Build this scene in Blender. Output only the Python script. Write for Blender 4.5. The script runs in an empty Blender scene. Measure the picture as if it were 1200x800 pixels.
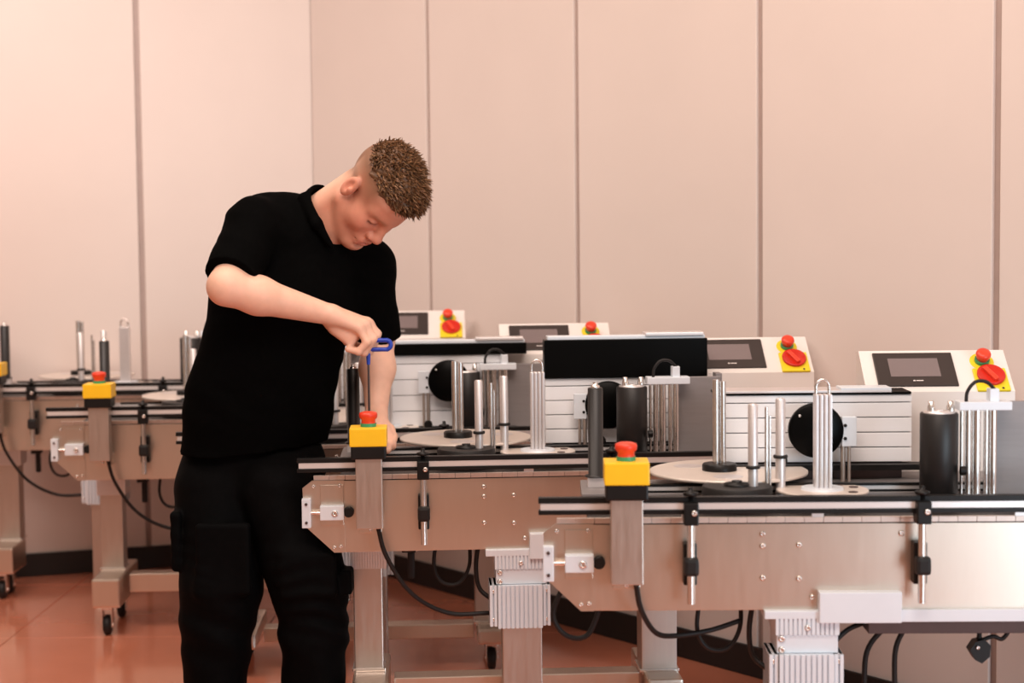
import bpy, bmesh, math, random
import numpy as np
from mathutils import Vector, Matrix

# ------------------------------------------------------------------ camera, world, lights, exposure
scene = bpy.context.scene
COL = scene.collection
F_PX, CAM_H = 1900.0, 1.40
PITCH, ROLL = math.atan(120 / F_PX), math.radians(-0.6)
RC = Matrix.Rotation(math.pi / 2 - PITCH, 3, 'X') @ Matrix.Rotation(ROLL, 3, 'Z')
cam_d = bpy.data.cameras.new('camera')
cam = bpy.data.objects.new('camera', cam_d)
COL.objects.link(cam)
cam.matrix_world = Matrix.Translation((0, 0, CAM_H)) @ RC.to_4x4()
cam_d.sensor_width = 36
cam_d.lens = 36 * F_PX / 1200
cam_d.clip_start = 0.05
cam_d.dof.use_dof = True
cam_d.dof.focus_distance = 4.3
cam_d.dof.aperture_fstop = 2.5
scene.camera = cam

world = bpy.data.worlds.new('world')
scene.world = world
world.use_nodes = True
world.node_tree.nodes['Background'].inputs[0].default_value = (1.0, 0.715, 0.545, 1)
world.node_tree.nodes['Background'].inputs[1].default_value = 0.34


def area(name, loc, target, sx, sy, power, color):
    d = bpy.data.lights.new(name, 'AREA')
    d.shape = 'RECTANGLE'
    d.size, d.size_y, d.energy, d.color = sx, sy, power, color
    o = bpy.data.objects.new(name, d)
    COL.objects.link(o)
    o.location = loc
    o.rotation_euler = (Vector(target) - Vector(loc)).to_track_quat('-Z', 'Y').to_euler()
    return o


area('ceiling_light', (-1.0, 3.9, 3.5), (-0.9, 4.6, 0.6), 3.0, 1.6, 62, (1.0, 0.81, 0.70))
area('ceiling_light', (0.3, 1.6, 3.4), (0.2, 4.6, 0.8), 2.6, 1.2, 84, (1.0, 0.83, 0.74))
area('window_light', (2.9, 0.2, 0.95), (1.1, 3.6, 0.7), 1.7, 1.8, 72, (0.70, 0.88, 1.0))  # added cool light at right front, placed to reflect in the steel plate
area('wall_washer', (-2.3, 4.5, 3.3), (-1.9, 6.9, 1.4), 1.8, 0.8, 22, (1.0, 0.82, 0.76)).data.spread = math.radians(120)  # added light that brightens the left wall, not a fitting of the room

scene.view_settings.view_transform = 'Standard'
scene.view_settings.look = 'None'
scene.view_settings.exposure = 0.0
scene.view_settings.gamma = 1.0
scene.view_settings.use_curve_mapping = False


def atY(x, y, Y):
    d = RC @ Vector(((x - 600) / F_PX, (400 - y) / F_PX, -1))
    return Vector((0, 0, CAM_H)) + d * (Y / d.y)


def atZ(x, y, z):
    d = RC @ Vector(((x - 600) / F_PX, (400 - y) / F_PX, -1))
    return Vector((0, 0, CAM_H)) + d * ((z - CAM_H) / d.z)


# ------------------------------------------------------------------ materials
MATS = {}


def mat(name, color, rough=0.5, metal=0.0, noise=0.0, nscale=20.0, stretch=(1, 1, 1), bump=0.0, bscale=200.0,
        spec=0.5, sss=0.0, coat=0.0, rvar=0.0, emit=None, attr=None, hue=None):
    m = bpy.data.materials.new(name)
    m.use_nodes = True
    nt = m.node_tree
    b = nt.nodes['Principled BSDF']
    b.inputs['Base Color'].default_value = (*color, 1)
    b.inputs['Roughness'].default_value = rough
    b.inputs['Metallic'].default_value = metal
    b.inputs['Specular IOR Level'].default_value = spec
    if coat:
        b.inputs['Coat Weight'].default_value = coat
        b.inputs['Coat Roughness'].default_value = 0.15
    if sss:
        b.inputs['Subsurface Weight'].default_value = sss
        b.inputs['Subsurface Radius'].default_value = (0.012, 0.005, 0.003)
        b.inputs['Subsurface Scale'].default_value = 0.6
    if emit:
        b.inputs['Emission Color'].default_value = (*emit[0], 1)
        b.inputs['Emission Strength'].default_value = emit[1]
    tc = nt.nodes.new('ShaderNodeTexCoord')
    mp = nt.nodes.new('ShaderNodeMapping')
    mp.inputs['Scale'].default_value = stretch
    nt.links.new(tc.outputs['Object'], mp.inputs['Vector'])
    src = None
    if attr:
        a = nt.nodes.new('ShaderNodeAttribute')
        a.attribute_name = attr
        src = a.outputs['Color']
    if noise or rvar:
        n = nt.nodes.new('ShaderNodeTexNoise')
        n.inputs['Scale'].default_value = nscale
        n.inputs['Detail'].default_value = 5
        nt.links.new(mp.outputs[0], n.inputs['Vector'])
    if noise:
        mx = nt.nodes.new('ShaderNodeMix')
        mx.data_type = 'RGBA'
        mx.blend_type = 'MULTIPLY'
        mx.inputs[0].default_value = 1
        rr = nt.nodes.new('ShaderNodeMapRange')
        rr.inputs[1].default_value, rr.inputs[2].default_value = 0.25, 0.75
        rr.inputs[3].default_value, rr.inputs[4].default_value = 1 - noise, 1 + noise
        nt.links.new(n.outputs[0], rr.inputs[0])
        cb = nt.nodes.new('ShaderNodeCombineColor')
        for k in range(3):
            nt.links.new(rr.outputs[0], cb.inputs[k])
        if src:
            nt.links.new(src, mx.inputs[6])
        else:
            mx.inputs[6].default_value = (*color, 1)
        nt.links.new(cb.outputs[0], mx.inputs[7])
        src = mx.outputs[2]
    if src:
        nt.links.new(src, b.inputs['Base Color'])
    if rvar:
        rr = nt.nodes.new('ShaderNodeMapRange')
        rr.inputs[1].default_value, rr.inputs[2].default_value = 0.3, 0.7
        rr.inputs[3].default_value, rr.inputs[4].default_value = max(rough - rvar, 0.02), rough + rvar
        nt.links.new(n.outputs[0], rr.inputs[0])
        nt.links.new(rr.outputs[0], b.inputs['Roughness'])
    if bump:
        n2 = nt.nodes.new('ShaderNodeTexNoise')
        n2.inputs['Scale'].default_value = bscale
        n2.inputs['Detail'].default_value = 4
        nt.links.new(mp.outputs[0], n2.inputs['Vector'])
        bp = nt.nodes.new('ShaderNodeBump')
        bp.inputs['Strength'].default_value = bump
        bp.inputs['Distance'].default_value = 0.002
        nt.links.new(n2.outputs[0], bp.inputs['Height'])
        nt.links.new(bp.outputs[0], b.inputs['Normal'])
    MATS[name] = m
    return m


mat('wall_paint', (0.70, 0.615, 0.57), 0.55, noise=0.02, nscale=3, bump=0.03, bscale=80)
mat('seam_strip', (0.40, 0.31, 0.28), 0.5, noise=0.05)
mat('baseboard_black', (0.007, 0.005, 0.005), 0.5, noise=0.2, nscale=10)
mat('floor_tile', (0.70, 0.24, 0.14), 0.13, noise=0.05, nscale=5, rvar=0.03, spec=0.6, coat=1.0)
mat('floor_joint', (0.16, 0.05, 0.03), 0.7, noise=0.1)
mat('steel', (0.70, 0.60, 0.515), 0.34, 1.0, noise=0.015, nscale=9, stretch=(7, 7, 1), rvar=0.015, bump=0.006, bscale=60)
mat('steel_bright', (0.80, 0.76, 0.73), 0.25, 1.0, noise=0.04, nscale=20, stretch=(1, 1, 6))
mat('rail_bright', (0.88, 0.86, 0.86), 0.3, 0.55, noise=0.03, nscale=20, stretch=(1, 6, 6))
mat('steel_post', (0.56, 0.49, 0.44), 0.42, 1.0, noise=0.04, nscale=12, stretch=(8, 8, 1), rvar=0.05)
mat('steel_panel', (0.27, 0.25, 0.25), 0.5, 0.35, noise=0.05, nscale=12, stretch=(1, 1, 8))
mat('aluminium', (0.78, 0.75, 0.75), 0.42, 0.75, noise=0.03, nscale=30, stretch=(1, 1, 8))
mat('aluminium_white', (0.74, 0.80, 0.86), 0.45, 0.15, noise=0.02, nscale=15)
mat('slat_white', (0.90, 0.92, 0.95), 0.4, 0.0, noise=0.02, nscale=15)
mat('slat_gap', (0.32, 0.29, 0.29), 0.6, noise=0.1)
mat('cabinet_white', (0.82, 0.775, 0.74), 0.4, noise=0.015, nscale=15)
mat('disc_cream', (0.78, 0.70, 0.63), 0.35, 0.3, noise=0.04, nscale=10)
mat('black_plastic', (0.006, 0.0055, 0.0055), 0.4, noise=0.2, nscale=40, spec=0.3)
mat('black_gloss', (0.002, 0.002, 0.002), 0.3, noise=0.2, nscale=10, spec=0.08)
mat('black_rubber', (0.010, 0.009, 0.009), 0.55, noise=0.15, nscale=60, bump=0.05, spec=0.35)
mat('roller_rubber', (0.011, 0.010, 0.010), 0.45, noise=0.08, nscale=40)
mat('belt_black', (0.02, 0.017, 0.016), 0.5, noise=0.2, nscale=30)
mat('link_steel', (0.80, 0.70, 0.63), 0.45, 0.6, noise=0.1, nscale=30)
mat('yellow', (0.92, 0.56, 0.012), 0.4, noise=0.03, nscale=20)
mat('yellow_lime', (0.86, 0.68, 0.02), 0.4, noise=0.03, nscale=20)
mat('red', (0.78, 0.055, 0.02), 0.35, noise=0.04, nscale=20)
mat('red_dark', (0.62, 0.025, 0.012), 0.25, noise=0.05, nscale=20)
mat('green', (0.04, 0.30, 0.14), 0.4, noise=0.05, nscale=20)
mat('blue', (0.012, 0.05, 0.42), 0.3, noise=0.06, nscale=30)
mat('screen_frame', (0.035, 0.026, 0.024), 0.35, noise=0.05)
mat('screen', (0.20, 0.16, 0.16), 0.12, noise=0.03, nscale=8)
mat('mark_white', (0.75, 0.7, 0.68), 0.5, noise=0.02)
mat('dark_iron', (0.10, 0.065, 0.06), 0.5, 0.4, noise=0.1)
mat('key_steel', (0.10, 0.07, 0.065), 0.35, 0.7, noise=0.1)
mat('skin', (0.75, 0.40, 0.28), 0.5, noise=0.05, nscale=40, sss=0.18, attr='tint', bump=0.05, bscale=300)
mat('hair', (0.16, 0.07, 0.028), 0.5, noise=0.35, nscale=90, attr='tint')
mat('shirt_black', (0.0018, 0.0018, 0.0018), 0.85, noise=0.15, nscale=60, bump=0.12, bscale=500, spec=0.02)
mat('trouser_black', (0.0021, 0.0021, 0.0023), 0.7, noise=0.2, nscale=40, bump=0.15, bscale=400, spec=0.04)
mat('boot_black', (0.012, 0.01, 0.01), 0.5, noise=0.2, nscale=30)


# ------------------------------------------------------------------ mesh helpers
class G:
    """collects shapes into one mesh"""

    def __init__(self):
        self.v, self.f, self.sm = [], [], []

    def add(self, verts, faces, smooth=False):
        o = len(self.v)
        self.v += [tuple(p) for p in verts]
        for fc in faces:
            self.f.append([i + o for i in fc])
            self.sm.append(smooth)
        return self

    def box(self, x0, x1, y0, y1, z0, z1, b=0.0):
        if b <= 0:
            v = [(x, y, z) for x in (x0, x1) for y in (y0, y1) for z in (z0, z1)]
            f = [(0, 1, 3, 2), (4, 6, 7, 5), (0, 4, 5, 1), (2, 3, 7, 6), (0, 2, 6, 4), (1, 5, 7, 3)]
            return self.add(v, f)
        bm = bmesh.new()
        bmesh.ops.create_cube(bm, size=1)
        for q in bm.verts:
            q.co = Vector(((x0 + x1) / 2 + q.co.x * (x1 - x0), (y0 + y1) / 2 + q.co.y * (y1 - y0), (z0 + z1) / 2 + q.co.z * (z1 - z0)))
        bmesh.ops.bevel(bm, geom=bm.edges[:], offset=min(b, 0.45 * min(x1 - x0, y1 - y0, z1 - z0)), segments=2, profile=0.6, affect='EDGES')
        bm.verts.index_update()
        self.add([q.co for q in bm.verts], [[q.index for q in fc.verts] for fc in bm.faces])
        bm.free()
        return self

    def lathe(self, base, axis, prof, seg=20, smooth=True):
        """prof: list of (r, h) along axis from base"""
        a = Vector(axis).normalized()
        u = a.orthogonal().normalized()
        w = a.cross(u)
        base = Vector(base)
        v, f = [], []
        n = len(prof)
        for r, h in prof:
            for k in range(seg):
                t = 2 * math.pi * k / seg
                v.append(base + a * h + (u * math.cos(t) + w * math.sin(t)) * r)
        for i in range(n - 1):
            for k in range(seg):
                k2 = (k + 1) % seg
                f.append((i * seg + k, i * seg + k2, (i + 1) * seg + k2, (i + 1) * seg + k))
        self.add(v, f, smooth)
        o = len(self.v)
        self.add([v[k] for k in range(seg)], [list(range(seg))[::-1]])
        self.add([v[(n - 1) * seg + k] for k in range(seg)], [list(range(seg))])
        return self

    def cyl(self, p0, p1, r, seg=16, r2=None):
        d = Vector(p1) - Vector(p0)
        return self.lathe(p0, d, [(r, 0), (r if r2 is None else r2, d.length)], seg)

    def prism(self, poly, y0, y1):
        """poly in (x,z) extruded along y"""
        n = len(poly)
        v = [(x, y0, z) for x, z in poly] + [(x, y1, z) for x, z in poly]
        f = [list(range(n)), list(range(n, 2 * n))[::-1]]
        f += [(i, n + i, n + (i + 1) % n, (i + 1) % n) for i in range(n)]
        return self.add(v, f)

    def prismz(self, poly, z0, z1):
        n = len(poly)
        v = [(x, y, z0) for x, y in poly] + [(x, y, z1) for x, y in poly]
        f = [list(range(n))[::-1], list(range(n, 2 * n))]
        f += [(i, (i + 1) % n, n + (i + 1) % n, n + i) for i in range(n)]
        return self.add(v, f)

    def ribbed(self, x0, x1, y0, y1, z0, z1, n, d=0.006):
        p = (x1 - x0) / n
        poly = [(x0, y1), (x0, y0)]
        for k in range(n):
            a = x0 + k * p
            poly += [(a + p * 0.62, y0), (a + p * 0.66, y0 + d), (a + p * 0.94, y0 + d), (a + p * 0.98, y0)] if k < n - 1 else []
        poly += [(x1, y0)]
        m = max(3, int(n * (y1 - y0) / (x1 - x0)))
        q = (y1 - y0) / m
        for k in range(m - 1):
            a = y0 + k * q
            poly += [(x1, a + q * 0.62), (x1 - d, a + q * 0.66), (x1 - d, a + q * 0.94), (x1, a + q * 0.98)]
        poly += [(x1, y1)]
        return self.prismz(poly, z0, z1)

    def tube(self, pts, r, seg=8, closed=False, samples=6):
        P = [Vector(p) for p in pts]
        n = len(P)
        C = []
        rng = range(n if closed else n - 1)
        for i in rng:
            p0 = P[(i - 1) % n] if (closed or i > 0) else P[0] * 2 - P[1]
            p1, p2 = P[i], P[(i + 1) % n]
            p3 = P[(i + 2) % n] if (closed or i + 2 < n) else P[-1] * 2 - P[-2]
            for s in range(samples):
                t = s / samples
                C.append(0.5 * ((2 * p1) + (p2 - p0) * t + (2 * p0 - 5 * p1 + 4 * p2 - p3) * t * t + (3 * p1 - p0 - 3 * p2 + p3) * t ** 3))
        if not closed:
            C.append(P[-1])
        m = len(C)
        v, f = [], []
        up = None
        for i in range(m):
            a = C[(i + 1) % m] - C[i - 1] if closed else C[min(i + 1, m - 1)] - C[max(i - 1, 0)]
            a.normalize()
            if up is None:
                up = a.orthogonal().normalized()
            up = (up - a * up.dot(a)).normalized()
            w = a.cross(up)
            for k in range(seg):
                t = 2 * math.pi * k / seg
                v.append(C[i] + (up * math.cos(t) + w * math.sin(t)) * r)
        for i in range(m if closed else m - 1):
            j = (i + 1) % m
            for k in range(seg):
                f.append((i * seg + k, i * seg + (k + 1) % seg, j * seg + (k + 1) % seg, j * seg + k))
        if not closed:
            f.append(list(range(seg))[::-1])
            f.append([(m - 1) * seg + k for k in range(seg)])
        return self.add(v, f, True)

    def obj(self, name, material, parent=None, loc=None, rz=None):
        me = bpy.data.meshes.new(name)
        me.from_pydata(self.v, [], self.f)
        me.polygons.foreach_set('use_smooth', self.sm)
        me.materials.append(MATS[material])
        bm = bmesh.new()
        bm.from_mesh(me)
        bmesh.ops.recalc_face_normals(bm, faces=bm.faces[:])
        bm.to_mesh(me)
        bm.free()
        o = bpy.data.objects.new(name, me)
        COL.objects.link(o)
        if parent:
            o.parent = parent
        if loc is not None:
            o.location = loc
        if rz is not None:
            o.rotation_euler = (0, 0, rz)
        return o


def empty(name, loc, rz=0, parent=None):
    o = bpy.data.objects.new(name, None)
    COL.objects.link(o)
    o.location = loc
    o.rotation_euler = (0, 0, rz)
    o.empty_display_size = 0.1
    if parent:
        o.parent = parent
    return o


def tag(o, label=None, cat=None, group=None, kind=None):
    for k, v in (('label', label), ('category', cat), ('group', group), ('kind', kind)):
        if v:
            o[k] = v
    return o


def copy_obj(o, parent, loc):
    c = o.copy()
    COL.objects.link(c)
    c.parent = parent
    c.location = loc
    return c


# ------------------------------------------------------------------ the room
CORNER = Vector((-0.863, 7.128, 0))
DIR_R = Vector((1, -1.25, 0)).normalized()
DIR_L = Vector((-1, -0.298, 0)).normalized()
WALL_H = 3.6


def build_wall(side, direction, seams, length):
    """seams: distances from the corner along the wall where two panels meet"""
    ang = math.atan2(direction.y, direction.x)
    # local x along the wall, local y into the room for left (+/-)
    sgn = -1 if side == 'right' else 1
    w = G().box(-0.02, length, *sorted((-sgn * 0.012, -sgn * 0.10)), 0, WALL_H).obj('wall_' + side, 'seam_strip', None, CORNER, ang)
    tag(w, kind='structure')
    edges = [0] + seams + [length]
    for a, b in zip(edges[:-1], edges[1:]):
        ga = 0 if a == 0 else 0.012
        gb = 0 if b == length else 0.012
        G().box(a + ga, b - gb, *sorted((0, -sgn * 0.014)), 0.0, WALL_H, 0.003).obj('wall_panel', 'wall_paint', w)
    base = G().box(0.0, length, *sorted((sgn * 0.012, -sgn * 0.001)), 0, 0.098, 0.003).obj('baseboard_' + side, 'baseboard_black', None, CORNER, ang)
    tag(base, kind='structure')


def along(px, direction):
    """distance from the corner along a wall at picture column px, at about eye level"""
    best = None
    for k in range(4000):
        u = k * 0.001
        P = CORNER + direction * u + Vector((0, 0, 1.5))
        q = RC.transposed() @ (P - Vector((0, 0, CAM_H)))
        x = 600 + F_PX * q.x / -q.z
        if best is None or abs(x - px) < best[0]:
            best = (abs(x - px), u)
    return best[1]


s_r = [along(x, DIR_R) for x in (503, 676, 890, 1167)]
step = (s_r[3] - s_r[0]) / 3
build_wall('right', DIR_R, s_r + [s_r[3] + step, s_r[3] + 2 * step], s_r[3] + 3 * step)
s_l = along(165, DIR_L)
build_wall('left', DIR_L, [s_l, s_l + step], s_l + 2 * step)

fl = G().box(-4.5, 4.5, 0.0, 8.2, -0.12, -0.006).obj('floor', 'floor_joint')
tag(fl, kind='structure')
TS = 0.9
tile = G().box(0.0015, TS - 0.0015, 0.0015, TS - 0.0015, -0.012, 0.0, 0.0012).obj('floor_tile', 'floor_tile', fl, (-4.5, 0.3, 0))
for i in range(10):
    for j in range(8):
        if i or j:
            copy_obj(tile, fl, (-4.5 + i * TS, 0.3 + j * TS, 0))


# ------------------------------------------------------------------ labelling machines
def screw(x, z, y, r=0.006, parent=None, m='steel_bright', name='screw'):
    return G().lathe((x, y, z), (0, -1, 0), [(r, -0.002), (r, 0.003), (r * 0.75, 0.005), (r * 0.45, 0.0052), (r * 0.4, 0.0032)], 12).obj(name, m, parent)


def caster(x, y, t, parent):
    h = t
    c = G().box(x - 0.02, x + 0.02, y - 0.02, y + 0.02, h - 0.012, h + 0.004, 0.002)
    c.box(x - 0.019, x - 0.015, y - 0.018, y + 0.02, 0.028, h - 0.01, 0.001)
    c.box(x + 0.015, x + 0.019, y - 0.018, y + 0.02, 0.028, h - 0.01, 0.001)
    c.cyl((x - 0.021, y, 0.036), (x + 0.021, y, 0.036), 0.006, 8)
    o = c.obj('caster', 'steel_bright', parent)
    G().lathe((x - 0.0135, y, 0.036), (1, 0, 0), [(0.028, 0), (0.035, 0.004), (0.036, 0.0135), (0.035, 0.023), (0.028, 0.027)], 20).obj('wheel', 'black_rubber', o)
    return o


def machine(spec):
    X0 = atY(spec['px'], spec['py'], spec['Y']).x
    yaw = math.radians(spec['yaw'])
    dz = spec.get('dz', 0)
    root = empty('labelling_machine', (X0, spec['Y'], 0), yaw)
    tag(root, spec['label'], 'machine', 'labelling machines in the row')
    inv = (Matrix.Translation((X0, spec['Y'], 0)) @ Matrix.Rotation(yaw, 4, 'Z')).inverted()

    def L(px, py, Y):
        return inv @ atY(px, py, Y)

    up = empty('conveyor', (0, 0, dz), 0, root)      # everything the columns carry
    LEN = 1.25
    # --- conveyor body
    pl = G().box(0.108, LEN, 0, 0.005, 0.565, 0.760, 0.001).obj('side_plate', 'steel', up)
    for x, z in ((0.490, 0.737), (0.490, 0.710), (0.490, 0.638), (0.571, 0.712), (0.571, 0.636), (0.600, 0.594), (0.798, 0.737), (1.12, 0.71), (1.12, 0.638)):
        screw(x, z, 0, 0.0065, pl)
    ep = G().prism([(0.0, 0.742), (0.026, 0.762), (0.112, 0.762), (0.112, 0.565), (0.083, 0.565), (0.004, 0.640)], -0.004, 0.003).obj('end_plate', 'steel', up)
    for x, z in ((0.030, 0.747), (0.100, 0.748), (0.083, 0.580), (0.101, 0.582)):
        screw(x, z, -0.004, 0.005, ep)
    G().box(0.048, 0.110, -0.007, -0.004, 0.640, 0.750, 0.001).obj('slot_plate', 'steel', ep)
    tb = G().box(0.048, 0.112, -0.034, -0.006, 0.658, 0.697, 0.002).obj('tension_block', 'aluminium_white', up)
    screw(0.088, 0.677, -0.034, 0.009, tb)
    G().cyl((0.022, -0.016, 0.676), (0.05, -0.016, 0.676), 0.005, 10).obj('tension_bolt', 'steel_bright', tb)
    G().lathe((0.124, 0, 0.676), (0, -1, 0), [(0.014, 0), (0.014, 0.016), (0.012, 0.018)], 18).obj('plug', 'black_rubber', up)
    eb = G().box(-0.001, 0.023, -0.028, -0.004, 0.637, 0.716, 0.002).obj('end_block', 'aluminium_white', up)
    for z in (0.652, 0.702):
        screw(0.011, z, -0.028, 0.004, eb, 'dark_iron')
    G().prism([(0.115, 0.762), (LEN, 0.762), (LEN, 0.565), (0.115, 0.565)], 0.205, 0.211).obj('rear_plate', 'steel', up)
    G().box(LEN - 0.006, LEN, 0.005, 0.205, 0.565, 0.75).obj('end_cover', 'steel', up)
    G().box(0.12, LEN - 0.006, 0.02, 0.19, 0.568, 0.60).obj('bottom_pan', 'dark_iron', up)
    G().cyl((0.16, 0.005, 0.70), (0.16, 0.205, 0.70), 0.045, 20).obj('end_roller', 'steel_bright', up)
    G().box(0.79, LEN, -0.014, 0.006, 0.540, 0.567, 0.001).obj('bottom_flange', 'aluminium_white', up)
    G().box(0.73, LEN, 0.02, 0.19, 0.505, 0.565, 0.001).obj('under_beam', 'dark_iron', up)
    G().box(0.612, 0.794, -0.03, 0.0, 0.541, 0.610, 0.002).obj('bracket_plate', 'aluminium_white', up)
    # --- belt with its links
    belt = G().box(0.10, LEN, 0.012, 0.20, 0.752, 0.7745, 0.003).obj('belt', 'belt_black', up)
    n = 28
    w = (LEN - 0.06) / n
    l0 = G().box(0.0004, w - 0.0006, 0, 0.012, 0, 0.012, 0.0003).obj('belt_link', 'link_steel', belt, (0.03, -0.001, 0.7625))
    for k in range(1, n):
        copy_obj(l0, belt, (0.03 + k * w, -0.001, 0.7625))
    for x in (0.31, 0.60, 1.05):
        G().box(x, x + 0.026, 0.001, 0.011, 0.774, 0.784).obj('belt_clip', 'aluminium', belt)
    # --- guide rail
    rl = G().box(-0.006, LEN, -0.046, -0.030, 0.800, 0.8165, 0.002).obj('guide_rail', 'rail_bright', up)
    G().box(-0.010, LEN, -0.048, -0.026, 0.8160, 0.8285, 0.001).obj('rail_cap', 'black_plastic', rl)
    G().box(-0.010, LEN, -0.048, -0.026, 0.7905, 0.8005, 0.001).obj('rail_cap', 'black_plastic', rl)
    # rear guide rail
    r2 = G().box(0.20, LEN, 0.215, 0.228, 0.802, 0.812, 0.001).obj('guide_rail', 'rail_bright', up)
    G().box(0.20, LEN, 0.213, 0.230, 0.812, 0.818).box(0.20, LEN, 0.213, 0.230, 0.796, 0.802).obj('rail_cap', 'black_plastic', r2)
    for x in (0.326, 0.834):
        cl = G().box(x - 0.016, x + 0.016, -0.068, -0.024, 0.768, 0.818, 0.003).obj('rail_clamp', 'black_plastic', up)
        G().lathe((x, -0.045, 0.816), (0, 0, 1), [(0.006, 0), (0.006, 0.014), (0.016, 0.016), (0.017, 0.022), (0.006, 0.025), (0.005, 0.034)], 14).obj('knob', 'black_plastic', cl)
        screw(x + 0.006, 0.796, -0.068, 0.007, cl)
        G().cyl((x, -0.045, 0.590), (x, -0.045, 0.770), 0.0085, 14).obj('rod', 'steel_bright', cl)
        br = G().box(x - 0.015, x + 0.015, -0.032, 0.001, 0.628, 0.722, 0.004).obj('rod_bracket', 'black_plastic', cl)
        G().box(x - 0.016, x + 0.017, -0.066, -0.03, 0.654, 0.694, 0.008).obj('knob', 'black_rubber', br)
    if spec.get('left_col', True):
      hc = G().box(0.262, 0.302, 0.15, 0.19, 0.530, 0.570, 0.004).obj('under_clamp', 'black_plastic', up)
      G().box(0.278, 0.298, 0.155, 0.175, 0.455, 0.532, 0.006).obj('clamp_lever', 'black_rubber', hc)
    # --- emergency stop box on its post
    po = G().box(0.148, 0.218, -0.105, -0.050, 0.645, 0.834, 0.002).obj('switch_post', 'steel_post', up)
    G().box(0.153, 0.213, -0.052, 0.001, 0.625, 0.66, 0.001).obj('post_bracket', 'steel', po)
    screw(0.183, 0.634, -0.052, 0.005, po)
    bx = G().box(0.137, 0.229, -0.118, -0.034, 0.832, 0.867, 0.004).obj('stop_box', 'black_plastic', up)
    G().box(0.134, 0.232, -0.121, -0.031, 0.866, 0.915, 0.003).obj('box_lid', 'yellow', bx)
    G().lathe((0.183, -0.076, 0.914), (0, 0, 1), [(0.021, 0), (0.021, 0.010)], 24).obj('button_collar', 'green', bx)
    G().lathe((0.183, -0.076, 0.923), (0, 0, 1), [(0.019, 0), (0.018, 0.010), (0.0235, 0.016), (0.0245, 0.024), (0.023, 0.029), (0.014, 0.032), (0.0, 0.0322)], 28).obj('stop_button', 'red', bx)
    # --- deck and labelling head
    dk = G().box(0.09, LEN + 0.10, 0.211, 0.43, 0.772, 0.797, 0.002).obj('deck', 'steel_panel', up)
    G().box(0.106, 0.148, 0.30, 0.335, 0.797, 0.822, 0.002).obj('roller_bracket', 'aluminium', dk)
    rr = G().lathe((0.1265, 0.315, 0.822), (0, 0, 1), [(0.026, 0), (0.026, 0.004), (0.0185, 0.005), (0.0185, 0.215), (0.016, 0.217)], 20).obj('guide_roller', 'roller_rubber', up)
    G().lathe((0.1265, 0.315, 1.038), (0, 0, 1), [(0.011, 0), (0.011, 0.006), (0.006, 0.008), (0.006, 0.014)], 12).obj('roller_tip', 'steel_bright', rr)
    # reel discs
    d1 = G().lathe((0.45, 0.34, 0.826), (0, 0, 1), [(0.190, 0), (0.192, 0.001), (0.192, 0.006), (0.190, 0.007)], 64).obj('reel_disc', 'disc_cream', up)
    G().cyl((0.45, 0.34, 0.797), (0.45, 0.34, 0.827), 0.04, 20).obj('disc_shaft', 'steel_bright', d1)
    for a in (0.4, 2.5, 4.6):
        x, y = 0.45 + 0.115 * math.cos(a), 0.34 + 0.115 * math.sin(a)
        G().lathe((x, y, 0.8325), (0, 0, 1), [(0.036, 0), (0.036, 0.0012)], 24).obj('disc_pad', 'aluminium', d1)
    d2 = G().lathe((0.648, 0.155, 0.806), (0, 0, 1), [(0.104, 0), (0.106, 0.001), (0.106, 0.006), (0.104, 0.007)], 48).obj('reel_disc', 'disc_cream', up)
    G().cyl((0.648, 0.155, 0.774), (0.648, 0.155, 0.807), 0.03, 20).obj('disc_shaft', 'steel_bright', d2)
    G().lathe((0.648, 0.155, 0.8128), (0, 0, 1), [(0.05, 0), (0.048, 0.005)], 30).obj('post_foot', 'aluminium_white', d2)
    for a in (0.3, 0.9, 5.6):
        x, y = 0.648 + 0.08 * math.cos(a), 0.155 + 0.08 * math.sin(a)
        G().lathe((x, y, 0.8128), (0, 0, 1), [(0.011, 0), (0.011, 0.002)], 14).obj('disc_screw', 'dark_iron', d2)
    hub = G().lathe((0.446, 0.118, 0.7745), (0, 0, 1), [(0.079, 0), (0.081, 0.003), (0.081, 0.05), (0.078, 0.054)], 40).obj('star_hub', 'black_rubber', up)
    G().lathe((0.446, 0.118, 0.828), (0, 0, 1), [(0.03, 0), (0.03, 0.006), (0.012, 0.008), (0.012, 0.012)], 20).obj('hub_cap', 'black_plastic', hub)
    # tall double tube with a black foot
    tt = G().cyl((0.420, 0.335, 0.833), (0.420, 0.335, 1.054), 0.0088, 14).cyl((0.4365, 0.335, 0.833), (0.4365, 0.335, 1.050), 0.0078, 14).obj('tall_post', 'steel_bright', up)
    G().lathe((0.428, 0.335, 0.832), (0, 0, 1), [(0.042, 0), (0.042, 0.015), (0.039, 0.018)], 30).obj('post_base', 'black_plastic', tt)
    # posts with rubber rings
    for x, y, zb, zt, ring, r in ((0.482, 0.110, 0.828, 1.018, 0.872, 0.0115), (0.556, 0.190, 0.774, 1.022, 0.885, 0.0118)):
        p = G().lathe((x, y, zb), (0, 0, 1), [(r, 0), (r, zt - zb - 0.004), (r * 0.8, zt - zb)], 18).obj('peg_post', 'aluminium', up)
        G().lathe((x, y, ring), (0, 0, 1), [(r, -0.004), (r + 0.0045, -0.0035), (r + 0.0055, 0), (r + 0.0045, 0.0035), (r, 0.004)], 18).obj('rubber_ring', 'black_rubber', p)
    G().cyl((0.518, 0.15, 0.80), (0.518, 0.15, 1.006), 0.0042, 10).cyl((0.526, 0.15, 0.80), (0.526, 0.15, 0.985), 0.0032, 10).obj('thin_rod', 'steel_bright', up)
    # finned post with a bent wire loop on top
    fp = G()
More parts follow.
